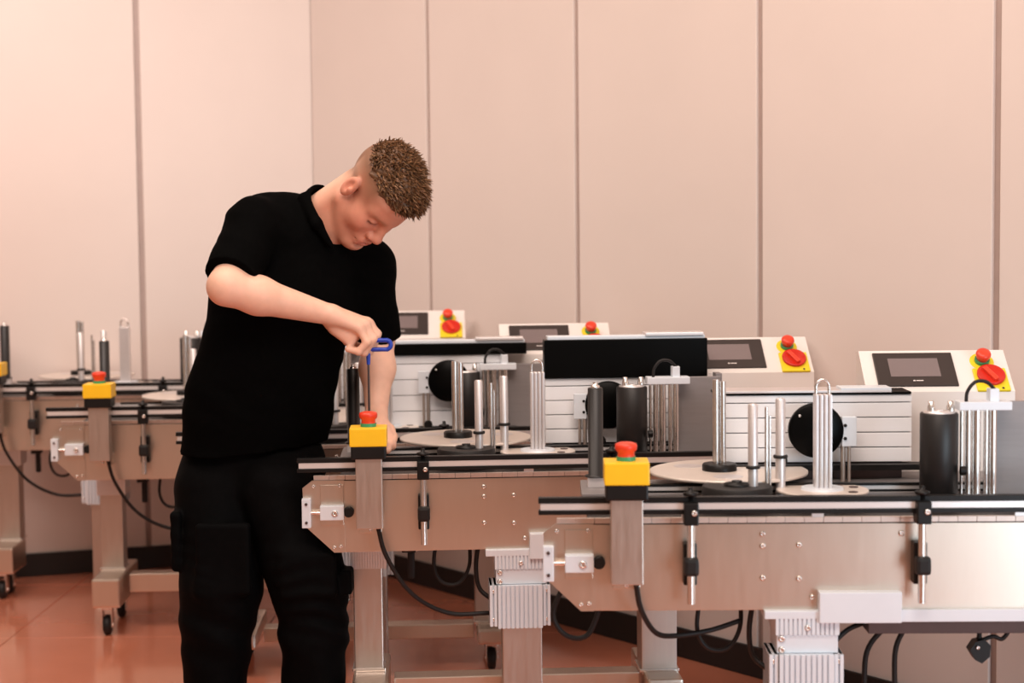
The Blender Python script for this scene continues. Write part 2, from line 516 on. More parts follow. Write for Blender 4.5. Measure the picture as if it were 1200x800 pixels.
    for dx in (-0.0155, -0.005, 0.0055, 0.016):
        fp.box(0.648 + dx - 0.004, 0.648 + dx + 0.004, 0.138, 0.170, 0.815, 1.035, 0.002)
    fp.box(0.630, 0.666, 0.145, 0.163, 0.815, 1.033)
    fo = fp.obj('finned_post', 'aluminium', up)
    G().tube([(0.633, 0.154, 1.02), (0.633, 0.154, 1.050), (0.637, 0.154, 1.062), (0.648, 0.154, 1.068), (0.659, 0.154, 1.062), (0.663, 0.154, 1.050), (0.663, 0.154, 1.02)], 0.0038, 8).obj('wire_loop', 'steel_bright', fo)
    # big rubber roller, its clamp and the peel plate
    br = G().lathe((0.913, 0.14, 0.790), (0, 0, 1), [(0.040, 0), (0.0435, 0.002), (0.0435, 0.198), (0.041, 0.201)], 32).obj('drive_roller', 'roller_rubber', up)
    G().lathe((0.913, 0.14, 0.774), (0, 0, 1), [(0.012, 0), (0.012, 0.018)], 12).obj('roller_shaft', 'steel_bright', br)
    G().lathe((0.913, 0.14, 0.990), (0, 0, 1), [(0.036, 0), (0.036, 0.004), (0.01, 0.005), (0.01, 0.008)], 24).obj('roller_cap', 'aluminium', br)
    for dx in (-0.018, 0.026):
        G().lathe((0.913 + dx, 0.14, 0.993), (0, 0, 1), [(0.009, 0), (0.009, 0.013), (0.007, 0.016), (0.007, 0.024), (0.005, 0.025)], 12).obj('roller_bolt', 'steel_bright', br)
    hb = G().box(0.955, 1.075, 0.12, 0.17, 0.997, 1.017, 0.002).obj('head_bar', 'aluminium_white', up)
    G().box(1.026, 1.048, 0.13, 0.16, 1.015, 1.046, 0.002).obj('sensor_block', 'aluminium_white', hb)
    G().tube([(0.972, 0.13, 1.012), (0.975, 0.13, 1.04), (0.993, 0.13, 1.062), (1.018, 0.13, 1.062), (1.04, 0.14, 1.043)], 0.0042, 8).obj('sensor_cable', 'black_rubber', hb)
    for x, r in ((0.966, 0.004), (0.981, 0.0075), (1.000, 0.010), (1.022, 0.006), (1.038, 0.0085)):
        G().cyl((x, 0.145, 0.79), (x, 0.145, 0.998), r, 12).obj('head_rod', 'steel_bright', hb)
    G().box(0.958, 1.07, 0.115, 0.175, 0.774, 0.792, 0.002).obj('head_foot', 'aluminium_white', hb)
    G().lathe((0.955, 0.11, 0.86), (1, 0, 0), [(0.011, 0), (0.011, 0.012)], 10).obj('rod_collar', 'black_plastic', hb)
    G().box(1.040, 1.172, 0.185, 0.195, 0.776, 1.012, 0.002).box(1.160, 1.178, 0.190, 0.24, 0.776, 1.020, 0.001).obj('peel_plate', 'steel_panel', up)
    # --- slat bank, black applicator disc, cover
    if 'slat' in spec:
        pxl, pxr, ytop, ybot, Y = spec['slat']
        a, b2 = L(pxl, ybot, Y), L(pxr, ytop, Y)
        x0, x1, yy = a.x, b2.x, (a.y + b2.y) / 2
        z0, z1 = a.z - dz, b2.z - dz
        ba = G().box(x0, x1, yy + 0.012, yy + 0.06, z0, z1 + 0.002, 0.001).obj('slat_bank', 'slat_gap', up)
        ns = spec.get('slats', 5)
        h = (z1 - z0) / (ns - 0.45)
        z = z1
        for k in range(ns):
            hh = h * 0.55 if k == 0 else h
            G().box(x0 - 0.002, x1 + 0.002, yy, yy + 0.03, z - hh + 0.0013, z - 0.0013, 0.0015).obj('slat', 'slat_white', ba)
            z -= hh
        for dx in (0.33,):
            G().lathe((x0 + dx * (x1 - x0), yy - 0.05, z0 + 0.012), (0, 1, 0), [(0.012, 0), (0.014, 0.004), (0.014, 0.014), (0.005, 0.016), (0.005, 0.055)], 14).obj('slat_knob', 'black_plastic', ba)
        G().box(x0, x1 + 0.03, yy - 0.03, yy + 0.02, z0 - 0.016, z0 - 0.002, 0.001).obj('slat_foot', 'black_plastic', ba)
        G().box(x0 + 0.02, x1 - 0.02, yy + 0.01, yy + 0.05, 0.79, z0).obj('slat_support', 'dark_iron', ba)
        # cover over the slats
        if spec.get('cover'):
            cl_, cr_, ct_ = spec['cover']
            q0, q1 = L(cl_, ct_, Y), L(cr_, ct_, Y)
            zc = (q0.z + q1.z) / 2 - dz
            cv = G().box(q0.x, q1.x, yy - 0.012, yy + 0.055, z1 + 0.001, zc, 0.002).obj('belt_cover', 'black_gloss', up)
            G().box(q0.x + 0.01, q1.x - 0.005, yy + 0.0, yy + 0.055, zc - 0.001, zc + 0.010, 0.002).obj('cover_strip', 'aluminium_white', cv)
            G().box(q0.x + 0.62 * (q1.x - q0.x), q1.x - 0.01, yy - 0.008, yy + 0.06, zc + 0.008, zc + 0.018, 0.002).obj('cover_strip', 'aluminium', cv)
        else:
            cv = G().box(x0, x1, yy - 0.005, yy + 0.10, z1, z1 + 0.006, 0.001).obj('belt_cover', 'black_gloss', up)
            G().box(x0 + 0.005, x1 - 0.05, yy - 0.01, yy + 0.09, z1 + 0.005, z1 + 0.011, 0.001).obj('cover_strip', 'aluminium', cv)
            G().box(x0 + 0.31, x1 - 0.05, yy - 0.01, yy + 0.06, z1 + 0.010, z1 + 0.017, 0.001).obj('cover_strip', 'aluminium_white', cv)
    if 'disc' in spec:
        px, py, Y, r = spec['disc']
        c = L(px, py, Y)
        cz = c.z - dz
        ad = G().lathe((c.x, c.y, cz), (0, -1, 0), [(r - 0.002, -0.012), (r, -0.010), (r, 0.006), (r - 0.004, 0.009), (0.0, 0.0092)], 48).obj('applicator_disc', 'black_gloss', up)
        for a in (2.4, 5.2):
            screw(c.x + (r - 0.012) * math.cos(a), cz + (r - 0.012) * math.sin(a), c.y - 0.009, 0.004, ad)
        sd = spec.get('disc_side', 1)
        plx = c.x + sd * (r - 0.004)
        G().box(min(plx, plx + sd * 0.036), max(plx, plx + sd * 0.036), c.y - 0.004, c.y + 0.012, cz - 0.04, cz + 0.033, 0.002).obj('disc_bracket', 'aluminium_white', ad)
        for z in (0.012, -0.02):
            screw(plx + sd * 0.008, cz + z, c.y - 0.004, 0.004, ad, 'black_plastic')
        G().box(c.x - 0.02, plx + 0.01 * sd, c.y + 0.01, c.y + 0.03, cz - 0.02, cz + 0.02).obj('disc_arm', 'aluminium', ad) if sd > 0 else \
            G().box(plx + 0.01 * sd, c.x + 0.02, c.y + 0.01, c.y + 0.03, cz - 0.02, cz + 0.02).obj('disc_arm', 'aluminium', ad)
        for dx in (0.0, 0.015):
            G().cyl((plx + sd * (0.004 + dx), c.y + 0.006, 0.79), (plx + sd * (0.004 + dx), c.y + 0.006, cz - 0.038), 0.006 - dx * 0.12, 12).obj('disc_rod', 'steel_post', ad)
    # --- control cabinet
    if 'cab' in spec:
        pxr, ptop, Y = spec['cab']
        q = atY(pxr, ptop, Y)
        W, D, SL = 0.375, 0.115, 0.093
        ql = inv @ q
        zt = ql.z - dz
        x1 = ql.x
        x0 = x1 - W
        y0 = ql.y                      # front edge at the foot of the slope
        zb = zt - SL
        z_low = 0.796
        prof = [(y0, z_low), (y0, zb - 0.004), (y0 + 0.004, zb), (y0 + D, zt), (y0 + D + 0.03, zt - 0.002), (y0 + D + 0.03, z_low)]
        nn = len(prof)
        g = G()
        g.add([(x0, y, z) for y, z in prof] + [(x1, y, z) for y, z in prof],
              [list(range(nn)), list(range(nn, 2 * nn))[::-1]] + [(i, (i + 1) % nn, nn + (i + 1) % nn, nn + i) for i in range(nn)])
        cb = g.obj('control_cabinet', 'cabinet_white', up)
        # slope frame: origin at left foot of the slope, u across, v up the slope
        sl = math.hypot(D - 0.004, SL)
        ang = math.atan2(SL, D - 0.004)

        def slope(gm, name, material, parent, u, v):
            o = gm.obj(name, material, parent)
            o.matrix_local = Matrix.Translation((x0 + u * W, y0 + 0.004 + v * sl * math.cos(ang), zb + v * sl * math.sin(ang))) @ Matrix.Rotation(ang, 4, 'X')
            return o
        ts = slope(G().box(-0.102, 0.102, -0.060, 0.060, -0.004, 0.005, 0.002), 'touchscreen', 'screen_frame', cb, 0.36, 0.5)
        G().box(-0.066, 0.062, -0.028, 0.038, 0.0045, 0.0056).obj('screen', 'screen', ts)
        G().box(-0.012, -0.006, -0.045, -0.041, 0.0048, 0.0056).box(-0.004, 0.014, -0.0445, -0.0415, 0.0048, 0.0056).obj('screen_mark', 'mark_white', ts)
        es = slope(G().lathe((0, 0, -0.002), (0, 0, 1), [(0.031, 0), (0.031, 0.003), (0.029, 0.004)], 28), 'button_plate', 'yellow_lime', cb, 0.83, 0.70)
        G().lathe((0, 0, 0.003), (0, 0, 1), [(0.019, 0), (0.019, 0.008)], 20).obj('button_collar', 'green', es)
        G().lathe((0, 0, 0.010), (0, 0, 1), [(0.0145, 0), (0.0135, 0.007), (0.0185, 0.011), (0.0195, 0.018), (0.0175, 0.023), (0.010, 0.026), (0.0, 0.0262)], 24).obj('stop_button', 'red', es)
        sw = slope(G().box(-0.042, 0.042, -0.045, 0.035, -0.002, 0.006, 0.003), 'switch_plate', 'yellow_lime', cb, 0.86, 0.26)
        G().lathe((0, 0.006, 0.005), (0, 0, 1), [(0.034, 0), (0.036, 0.008), (0.033, 0.010), (0.030, 0.0085), (0.0, 0.0080)], 28).obj('switch_ring', 'red_dark', sw)
        hd = G().box(-0.007, 0.007, -0.020, 0.032, 0.012, 0.021, 0.003).obj('switch_handle', 'red', sw)
        hd.rotation_euler = (0, 0, 0.5)
        G().box(0.020, 0.026, -0.041, -0.035, 0.0055, 0.0068).obj('switch_mark', 'screen_frame', sw)
        G().box(x0 + 0.01, x1 - 0.01, y0 - 0.12, y0 + 0.02, 0.772, 0.798).obj('cabinet_shelf', 'steel_panel', up)
    # --- legs
    zb_ = spec.get('base', 0.21)
    fh = spec.get('foot_h', 0.105)
    fd = spec.get('foot_d', 0.37)
    def column(x0, x1, y0, y1, collar):
        c = G().box(x0, x1, y0, y1, zb_ - 0.01, 0.52 + dz, 0.003).obj('column', 'steel_post', root)
        G().box(x0 - 0.006, x1 + 0.006, y0 - 0.006, y1 + 0.006, zb_ - 0.001, zb_ + 0.008, 0.002).obj('column_flange', 'steel_bright', c)
        G().ribbed(x0 - 0.008, x1 + 0.012, y0 - 0.010, y1 + 0.01, 0.485 + dz, 0.567 + dz, 14, 0.004).obj('column_collar', 'aluminium', c)
        return c
    if spec.get('left_col', True):
        column(0.124, 0.206, 0.17, 0.245, True)
    rx = spec.get('right_x', 0.98)
    column(rx - 0.05, rx + 0.05, 0.09, 0.19, True)
    # front height-adjusting column with finned sleeve
    fc = G().box(0.536, 0.644, -0.01, 0.085, 0.035, 0.36 + dz, 0.003).obj('front_column', 'steel_post', root)
    G().box(0.492, 0.63, -0.018, 0.13, 0.548 + dz, 0.566 + dz, 0.002).obj('top_flange', 'aluminium_white', fc)
    G().ribbed(0.517, 0.658, -0.018, 0.11, 0.512 + dz, 0.549 + dz, 14, 0.005).obj('upper_fin', 'aluminium_white', fc)
    mid = G().box(0.520, 0.656, -0.012, 0.105, 0.470 + dz, 0.511 + dz, 0.002).obj('sleeve_plate', 'aluminium_white', fc)
    for z in (0.503, 0.478):
        screw(0.531, z + dz, -0.012, 0.008, mid)
    screw(0.588, 0.529 + dz, -0.018, 0.007, mid)
    fs = G().ribbed(0.524, 0.645, -0.030, 0.10, 0.352 + dz, 0.469 + dz, 10, 0.007).obj('finned_sleeve', 'aluminium_white', fc)
    for a, b in ((0.502, 0.522), (0.647, 0.667)):
        sr = G().box(a, a + 0.008, -0.022, 0.09, 0.356 + dz, 0.468 + dz, 0.001).box(b - 0.008, b, -0.022, 0.09, 0.356 + dz, 0.468 + dz, 0.001).box(a, b, -0.012, 0.09, 0.356 + dz, 0.468 + dz).obj('side_rail', 'aluminium_white', fs)
        for z in (0.452, 0.374):
            screw((a + b) / 2, z + dz, -0.014, 0.006, sr)
    # base: two feet joined by a beam
    for x in (0.166, rx):
        if x < 0.5 and not spec.get('left_col', True):
            continue
        ft = G().box(x - 0.045, x + 0.055, 0.0, fd, zb_ - fh, zb_, 0.008).obj('foot_bar', 'steel', root)
        for y in (0.05, fd - 0.05):
            caster(x, y, zb_ - fh, ft)
    bx0 = 0.237 if spec.get('left_col', True) else 0.60
    if spec.get('beam', True):
      G().box(bx0, rx - 0.055, 0.10, 0.17, zb_ - min(0.07, fh), zb_ - 0.004, 0.003).obj('base_beam', 'steel', root)
    G().box(0.56, 0.62, 0.05, 0.12, zb_ - min(0.07, fh), zb_ - 0.005, 0.002).obj('beam_bracket', 'steel', root)
    fo2 = G().box(0.545, 0.635, -0.02, 0.10, 0.0, 0.036, 0.006).obj('front_foot', 'steel', root)
    # --- cables
    for pts in spec.get('cables', [[(0.203, -0.07, 0.648), (0.225, -0.05, 0.56), (0.29, -0.01, 0.45), (0.39, 0.03, 0.385), (0.505, 0.04, 0.38)]]):
        G().tube([(p[0], p[1], p[2] + dz) for p in pts], 0.0062, 8).obj('cable', 'black_rubber', up, (0, 0, -dz))
    G().tube([(0.36, 0.10, 0.58), (0.352, 0.10, 0.50), (0.375, 0.10, 0.455), (0.42, 0.10, 0.452), (0.45, 0.10, 0.50), (0.452, 0.10, 0.58)], 0.0052, 8).obj('cable', 'black_rubber', up)
    G().tube([(0.475, 0.06, 0.57), (0.468, 0.07, 0.50), (0.478, 0.08, 0.44), (0.515, 0.06, 0.41)], 0.0062, 8).obj('cable', 'black_rubber', up)
    return root, up


CAB_A = [[(0.203, -0.07, 0.648), (0.215, -0.05, 0.58), (0.25, 0.0, 0.515), (0.30, 0.05, 0.495), (0.38, 0.08, 0.50), (0.45, 0.09, 0.52)],
         [(0.05, 0.16, 0.60), (0.02, 0.16, 0.52), (0.05, 0.16, 0.47), (0.10, 0.16, 0.47), (0.13, 0.16, 0.54), (0.13, 0.16, 0.58)],
         [(0.76, 0.10, 0.52), (0.70, 0.09, 0.50), (0.66, 0.08, 0.47), (0.63, 0.07, 0.46)],
         [(0.80, 0.12, 0.51), (0.75, 0.12, 0.45), (0.74, 0.12, 0.38), (0.745, 0.12, 0.28)],
         [(0.835, 0.10, 0.51), (0.81, 0.10, 0.46), (0.805, 0.10, 0.40), (0.81, 0.10, 0.28)]]
SPECS = [
    dict(px=637, py=660, Y=3.60, yaw=-1.5, left_col=False, right_x=1.20, slats=5,
         label='foremost labelling machine, its finned column beside dangling black cables',
         slat=(838, 1067, 461, 543, 4.00), disc=(956, 504, 3.94, 0.067), disc_side=1, cab=(1190, 413.5, 4.10), cables=CAB_A),
    dict(px=355, py=600, Y=4.345, yaw=3.0,
         label='labelling machine the man in black is working on',
         slat=(640, 829, 441, 519, 4.70), cover=(637, 829, 397), disc=(713, 474, 4.655, 0.068), disc_side=-1, cab=(954, 397, 4.775), base=0.185, dz=-0.007),
    dict(px=213, py=540, Y=5.12, yaw=3.0, base=0.142,
         label='labelling machine half hidden behind the man, next row behind his machine',
         slat=(456, 594, 415, 500, 5.34), cover=(460, 617, 402), disc=(526, 446, 5.295, 0.068), disc_side=-1, cab=(717, 380, 5.44), dz=-0.024, foot_h=0.05),
    dict(px=62, py=530, Y=5.685, yaw=3.0,
         label='labelling machine on a wheeled steel column by the pale corner wall',
         slat=(300, 455, 400, 470, 6.05), cab=(545, 365, 6.05)),
    dict(px=-57, py=490, Y=6.30, yaw=1.5, dz=0.03, beam=False, foot_d=0.2,
         label='farthest labelling machine, standing right against the pale wall'),
]
MACH = [machine(s) for s in SPECS]

# hanging plug under the foremost machine
upA = MACH[0][1]
pg = G().prism([(0.985, 0.470), (0.972, 0.450), (0.985, 0.428), (1.000, 0.420), (1.018, 0.436), (1.020, 0.462), (1.006, 0.475)], 0.08, 0.115).obj('hanging_clamp', 'black_plastic', upA)
screw(0.990, 0.458, 0.08, 0.005, pg)
G().tube([(1.005, 0.10, 0.47), (1.03, 0.10, 0.478), (1.05, 0.10, 0.472), (1.065, 0.10, 0.49), (1.07, 0.10, 0.51)], 0.005, 8).tube([(0.998, 0.10, 0.47), (1.0, 0.10, 0.51)], 0.006, 8).obj('clamp_lead', 'black_rubber', pg)


# ------------------------------------------------------------------ implicit surfaces for the man
class SDF:
    def __init__(self, lo, hi, res):
        self.lo = np.array(lo, float)
        self.res = res
        self.n = np.ceil((np.array(hi) - self.lo) / res).astype(int) + 1
        self.val = np.full(self.n, 0.2, np.float32)
        self.ax = [self.lo[i] + np.arange(self.n[i]) * res for i in range(3)]

    def region(self, lo, hi):
        a = np.clip(np.floor((np.array(lo) - self.lo) / self.res).astype(int), 0, self.n)
        b = np.clip(np.ceil((np.array(hi) - self.lo) / self.res).astype(int) + 1, 0, self.n)
        sl = tuple(slice(int(x), int(y)) for x, y in zip(a, b))
        X, Y, Z = np.meshgrid(self.ax[0][sl[0]], self.ax[1][sl[1]], self.ax[2][sl[2]], indexing='ij', sparse=True)
        return sl, X, Y, Z

    def put(self, sl, d, k, sub=False):
        v = self.val[sl]
        d = d.astype(np.float32)
        if sub:
            d = -d
            h = np.clip(0.5 - 0.5 * (d - v) / k, 0, 1) if k > 0 else None
            # smooth maximum
            m = np.maximum(v, d)
            if k > 0:
                e = np.maximum(k - np.abs(v - d), 0) / k
                m = m + e * e * k * 0.25
        else:
            m = np.minimum(v, d)
            if k > 0:
                e = np.maximum(k - np.abs(v - d), 0) / k
                m = m - e * e * k * 0.25
        self.val[sl] = m

    def cone(self, a, b, ra, rb, k=0.01, flat=None, fm=1.0, cut=False, sub=False, cut0=False):
        a, b = np.array(a, float), np.array(b, float)
        R = max(ra, rb) + k + 0.02
        sl, X, Y, Z = self.region(np.minimum(a, b) - R, np.maximum(a, b) + R)
        ab = b - a
        L2 = ab @ ab
        px, py, pz = X - a[0], Y - a[1], Z - a[2]
        t0 = (px * ab[0] + py * ab[1] + pz * ab[2]) / L2
        t = np.clip(t0, 0, 1)
        qx, qy, qz = px - t * ab[0], py - t * ab[1], pz - t * ab[2]
        if flat is not None:
            n = np.array(flat, float)
            n /= np.linalg.norm(n)
            c = qx * n[0] + qy * n[1] + qz * n[2]
            qx, qy, qz = qx + c * n[0] * (fm - 1), qy + c * n[1] * (fm - 1), qz + c * n[2] * (fm - 1)
        d = np.sqrt(qx * qx + qy * qy + qz * qz) - (ra + (rb - ra) * t)
        if flat is not None:
            d = d / (0.5 + 0.5 * fm)
        if cut:
            d = np.maximum(d, (t0 - 1) * math.sqrt(L2))
        if cut0:
            d = np.maximum(d, -t0 * math.sqrt(L2))
        self.put(sl, d, k, sub)

    def ell(self, c, r, B=None, k=0.01, sub=False):
        c = np.array(c, float)
        r = np.array(r, float)
        B = np.eye(3) if B is None else B
        R = r.max() + k + 0.02
        sl, X, Y, Z = self.region(c - R, c + R)
        px, py, pz = X - c[0], Y - c[1], Z - c[2]
        q = [(px * B[0, i] + py * B[1, i] + pz * B[2, i]) for i in range(3)]
        k0 = np.sqrt(sum((q[i] / r[i]) ** 2 for i in range(3))) + 1e-9
        k1 = np.sqrt(sum((q[i] / r[i] ** 2) ** 2 for i in range(3))) + 1e-9
        self.put(sl, k0 * (k0 - 1) / k1, k, sub)

    def boxp(self, c, h, B=None, rad=0.01, k=0.01, sub=False):
        c = np.array(c, float)
        h = np.array(h, float)
        B = np.eye(3) if B is None else B
        R = np.linalg.norm(h) + k + 0.02
        sl, X, Y, Z = self.region(c - R, c + R)
        px, py, pz = X - c[0], Y - c[1], Z - c[2]
        q = [np.abs(px * B[0, i] + py * B[1, i] + pz * B[2, i]) - (h[i] - rad) for i in range(3)]
        d = np.sqrt(sum(np.maximum(x, 0) ** 2 for x in q)) + np.minimum(np.maximum(np.maximum(q[0], q[1]), q[2]), 0) - rad
        self.put(sl, d, k, sub)

    def ring(self, c, axis, R, r, tall=1.0, k=0.004):
        c = np.array(c, float)
        a = np.array(axis, float)
        a /= np.linalg.norm(a)
        Q = R + r * tall + 0.03
        sl, X, Y, Z = self.region(c - Q, c + Q)
        px, py, pz = X - c[0], Y - c[1], Z - c[2]
        h = px * a[0] + py * a[1] + pz * a[2]
        rad = np.sqrt(np.maximum(px * px + py * py + pz * pz - h * h, 0))
        self.put(sl, np.sqrt((rad - R - 0.25 * h) ** 2 + (h / tall) ** 2) - r, k)

    def displace(self, fn):
        X, Y, Z = np.meshgrid(*self.ax, indexing='ij', sparse=True)
        near = np.abs(self.val) < 0.03
        d = fn(X, Y, Z).astype(np.float32)
        self.val = np.where(near, self.val + d, self.val)

    def mesh(self):
        v = self.val
        ins = v < 0
        c = [ins[i:v.shape[0] - 1 + i, j:v.shape[1] - 1 + j, k:v.shape[2] - 1 + k] for i in (0, 1) for j in (0, 1) for k in (0, 1)]
        cnt = sum(x.astype(np.int8) for x in c)
        act = (cnt > 0) & (cnt < 8)
        idx = np.argwhere(act)
        num = -np.ones(act.shape, np.int64)
        num[act] = np.arange(len(idx))
        off = np.array([(i, j, k) for i in (0, 1) for j in (0, 1) for k in (0, 1)])
        cv = np.stack([v[idx[:, 0] + o[0], idx[:, 1] + o[1], idx[:, 2] + o[2]] for o in off], 1)
        pos = np.zeros((len(idx), 3))
        ct = np.zeros(len(idx))
        for a in range(8):
            for b in range(a + 1, 8):
                if np.abs(off[a] - off[b]).sum() != 1:
                    continue
                m = (cv[:, a] < 0) != (cv[:, b] < 0)
                t = cv[:, a] / np.where(m, cv[:, a] - cv[:, b], 1)
                pos[m] += (off[a] + t[:, None] * (off[b] - off[a]))[m]
                ct[m] += 1
        pos = self.lo + (idx + pos / ct[:, None]) * self.res
        quads = []
        for ax in range(3):
            s0 = [slice(None)] * 3
            s1 = [slice(None)] * 3
            s0[ax], s1[ax] = slice(0, -1), slice(1, None)
            ch = ins[tuple(s0)] != ins[tuple(s1)]
            e = np.argwhere(ch)
            o1, o2 = [(1, 2), (2, 0), (0, 1)][ax]
            ok = (e[:, o1] > 0) & (e[:, o2] > 0) & (e[:, o1] < v.shape[o1] - 1) & (e[:, o2] < v.shape[o2] - 1)
            e = e[ok]
            d1 = np.zeros(3, int)
            d2 = np.zeros(3, int)
            d1[o1], d2[o2] = 1, 1
            q = np.stack([num[tuple((e - d1 - d2).T)], num[tuple((e - d2).T)], num[tuple(e.T)], num[tuple((e - d1).T)]], 1)
            fl_ = ~ins[tuple(e.T)]
            q[fl_] = q[fl_][:, ::-1]
            quads.append(q)
        return pos, np.concatenate(quads)


def np_mesh(name, pos, quads, material, parent, tint=None):
    me = bpy.data.meshes.new(name)
    me.from_pydata(pos.tolist(), [], quads.tolist())
    me.polygons.foreach_set('use_smooth', np.ones(len(me.polygons), bool))
    me.materials.append(MATS[material])
    if tint is not None:
        a = me.color_attributes.new('tint', 'FLOAT_COLOR', 'POINT')
        a.data.foreach_set('color', np.concatenate([tint, np.ones((len(tint), 1))], 1).astype(np.float32).ravel())
    o = bpy.data.objects.new(name, me)
    COL.objects.link(o)
    o.parent = parent
    o.matrix_parent_inverse = parent.matrix_world.inverted()
    return o


def W(px, py, Y):
    return np.array(atY(px, py, Y))


man = empty('person', (-0.68, 4.52, 0))
tag(man, 'person in black polo shirt and black work trousers, bowed over the machine beside him', 'person')
bpy.context.view_layer.update()

# head frame: forward, his right side, up
HF = np.array([0.275, -0.375, -0.885])
HF /= np.linalg.norm(HF)
HU = np.array([0.755, -0.49, 0.44])
HU -= HF * (HU @ HF)
HU /= np.linalg.norm(HU)
HS = np.cross(HU, HF) * -1
if HS[0] > 0:
    HS = -HS
HB = np.stack([HF, HS, HU], 1)
HO = W(441, 226.5, 4.46)
HSC = 1.10


def hp(f, s, u):
    return HO + HSC * (HB @ np.array([f, s, u]))


# joints
R_SH, R_EL, R_WR = W(298, 267, 4.45), W(265, 336, 4.275), W(388, 369, 4.39)
L_SH, L_EL, L_WR = W(430, 312, 4.64), W(443, 396, 4.68), W(441, 486, 4.54)
NECK0 = W(352, 272, 4.58)

body = SDF((-0.93, 4.20, 0.80), (-0.20, 4.84, 1.74), 0.0034)
B = body
# torso inside the shirt
B.cone(W(300, 500, 4.58), W(335, 330, 4.56), 0.15, 0.15, 0.03, (0.3, -1, 0), 1.4)
B.cone(W(335, 330, 4.56), NECK0, 0.14, 0.08, 0.03, (0.3, -1, 0), 1.3)
B.cone(R_SH, L_SH, 0.055, 0.05, 0.03)
# neck
B.cone(NECK0, hp(-0.035, 0, -0.045), 0.066, 0.062, 0.02)
B.cone(W(372, 280, 4.53), hp(0.02, 0, -0.085), 0.05, 0.045, 0.03)
# skull and face
B.ell(hp(-0.012, 0, 0.042), HSC * np.array([0.100, 0.077, 0.092]), HB, 0.02)
B.ell(hp(0.030, 0, 0.030), HSC * np.array([0.066, 0.066, 0.070]), HB, 0.02)
B.ell(hp(0.030, 0, -0.045), HSC * np.array([0.060, 0.060, 0.080]), HB, 0.03)
for s in (-1, 1):
    B.cone(hp(-0.005, s * 0.052, -0.065), hp(0.072, s * 0.016, -0.112), 0.024, 0.020, 0.025)
    B.ell(hp(0.052, s * 0.044, -0.038), (0.030, 0.022, 0.026), HB, 0.035)
    B.cone(hp(0.083, s * 0.012, 0.014), hp(0.066, s * 0.047, 0.014), 0.015, 0.009, 0.022)
    B.ell(hp(0.096, s * 0.034, -0.010), (0.018, 0.020, 0.013), HB, 0.014, sub=True)
    B.ell(hp(0.0735, s * 0.033, -0.009), (0.0155, 0.0165, 0.0125), HB, 0.004)
    B.cone(hp(0.086, s * 0.020, -0.0135), hp(0.080, s * 0.047, -0.0145), 0.0024, 0.002, 0.002, sub=True)
    # ear
    E_C = hp(-0.012, s * 0.080, -0.012)
    B.ell(E_C, np.array([0.020, 0.010, 0.034]) * HSC, HB, 0.008)
    B.ell(hp(-0.009, s * 0.092, -0.008), np.array([0.0115, 0.010, 0.021]) * HSC, HB, 0.004, sub=True)
    B.ell(hp(-0.002, s * 0.084, -0.014), np.array([0.006, 0.006, 0.008]) * HSC, HB, 0.004)
B.ell(hp(0.078, 0, -0.106), (0.026, 0.028, 0.024), HB, 0.02)
B.cone(hp(0.090, 0, 0.008), hp(0.107, 0, -0.036), 0.0105, 0.0135, 0.014)
B.ell(hp(0.1085, 0, -0.040), (0.0150, 0.0150, 0.0135), HB, 0.010)
for s in (-1, 1):
    B.ell(hp(0.099, s * 0.0135, -0.046), (0.013, 0.009, 0.0095), HB, 0.006)
    B.ell(hp(0.104, s * 0.007, -0.0555), (0.006, 0.0045, 0.004), HB, 0.003, sub=True)
B.ell(hp(0.078, 0, -0.074), (0.026, 0.034, 0.024), HB, 0.018)
B.cone(hp(0.094, -0.015, -0.0735), hp(0.094, 0.015, -0.0735), 0.0085, 0.0085, 0.008)
B.cone(hp(0.091, -0.013, -0.0865), hp(0.091, 0.013, -0.0865), 0.0095, 0.0095, 0.008)
for s in (-1, 1):
    B.cone(hp(0.1035, 0, -0.0795), hp(0.086, s * 0.027, -0.0815), 0.0028, 0.0022, 0.003, sub=True)
B.ell(hp(0.099, 0, -0.0985), (0.009, 0.022, 0.005), HB, 0.008, sub=True)
# arms
B.cone(R_SH, R_EL, 0.058, 0.046, 0.03)
B.cone(R_EL, R_EL + 0.3 * (R_WR - R_EL), 0.0485, 0.0505, 0.02)
B.cone(R_EL + 0.3 * (R_WR - R_EL), R_WR, 0.0505, 0.028, 0.02)
B.cone(L_SH, L_EL, 0.055, 0.046, 0.03)
B.cone(L_EL, L_EL + 0.4 * (L_WR - L_EL), 0.046, 0.048, 0.02)
B.cone(L_EL + 0.4 * (L_WR - L_EL), L_WR, 0.047, 0.030, 0.03)


def finger(pts, r0, r1, k=0.006):
    n = len(pts) - 1
    for i in range(n):
        ra = r0 + (r1 - r0) * i / n
        rb = r0 + (r1 - r0) * (i + 1) / n
        B.cone(pts[i], pts[i + 1], ra, rb, 0.0055 if i else k)


# right hand closed around the handle (little finger side towards the camera)
RH = [  # knuckle, PIP, DIP, tip
    [(432, 379, 4.456), (442, 391, 4.456), (437, 407, 4.452), (424, 410, 4.448)],
    [(430, 378, 4.434), (441, 393, 4.434), (433, 411, 4.432), (419, 410, 4.432)],
    [(427, 380, 4.411), (437, 397, 4.410), (427, 413, 4.410), (413, 410, 4.412)],
    [(420, 384, 4.391), (430, 401, 4.389), (420, 412, 4.391), (408, 409, 4.396)]]
for i, fgr in enumerate(RH):
    P = [W(*p) for p in fgr]
    B.cone(R_WR + np.array([0.0, 0.018 - 0.010 * i, 0.0]), P[0], 0.025, 0.0135, 0.012)
    finger(P, (0.0125, 0.0130, 0.0125, 0.0112)[i], (0.0098, 0.0104, 0.0098, 0.0090)[i], 0.012)
B.cone(W(390, 376, 4.41), W(414, 392, 4.415), 0.027, 0.021, 0.012)
B.cone(W(394, 384, 4.405), W(410, 400, 4.41), 0.022, 0.014, 0.010)
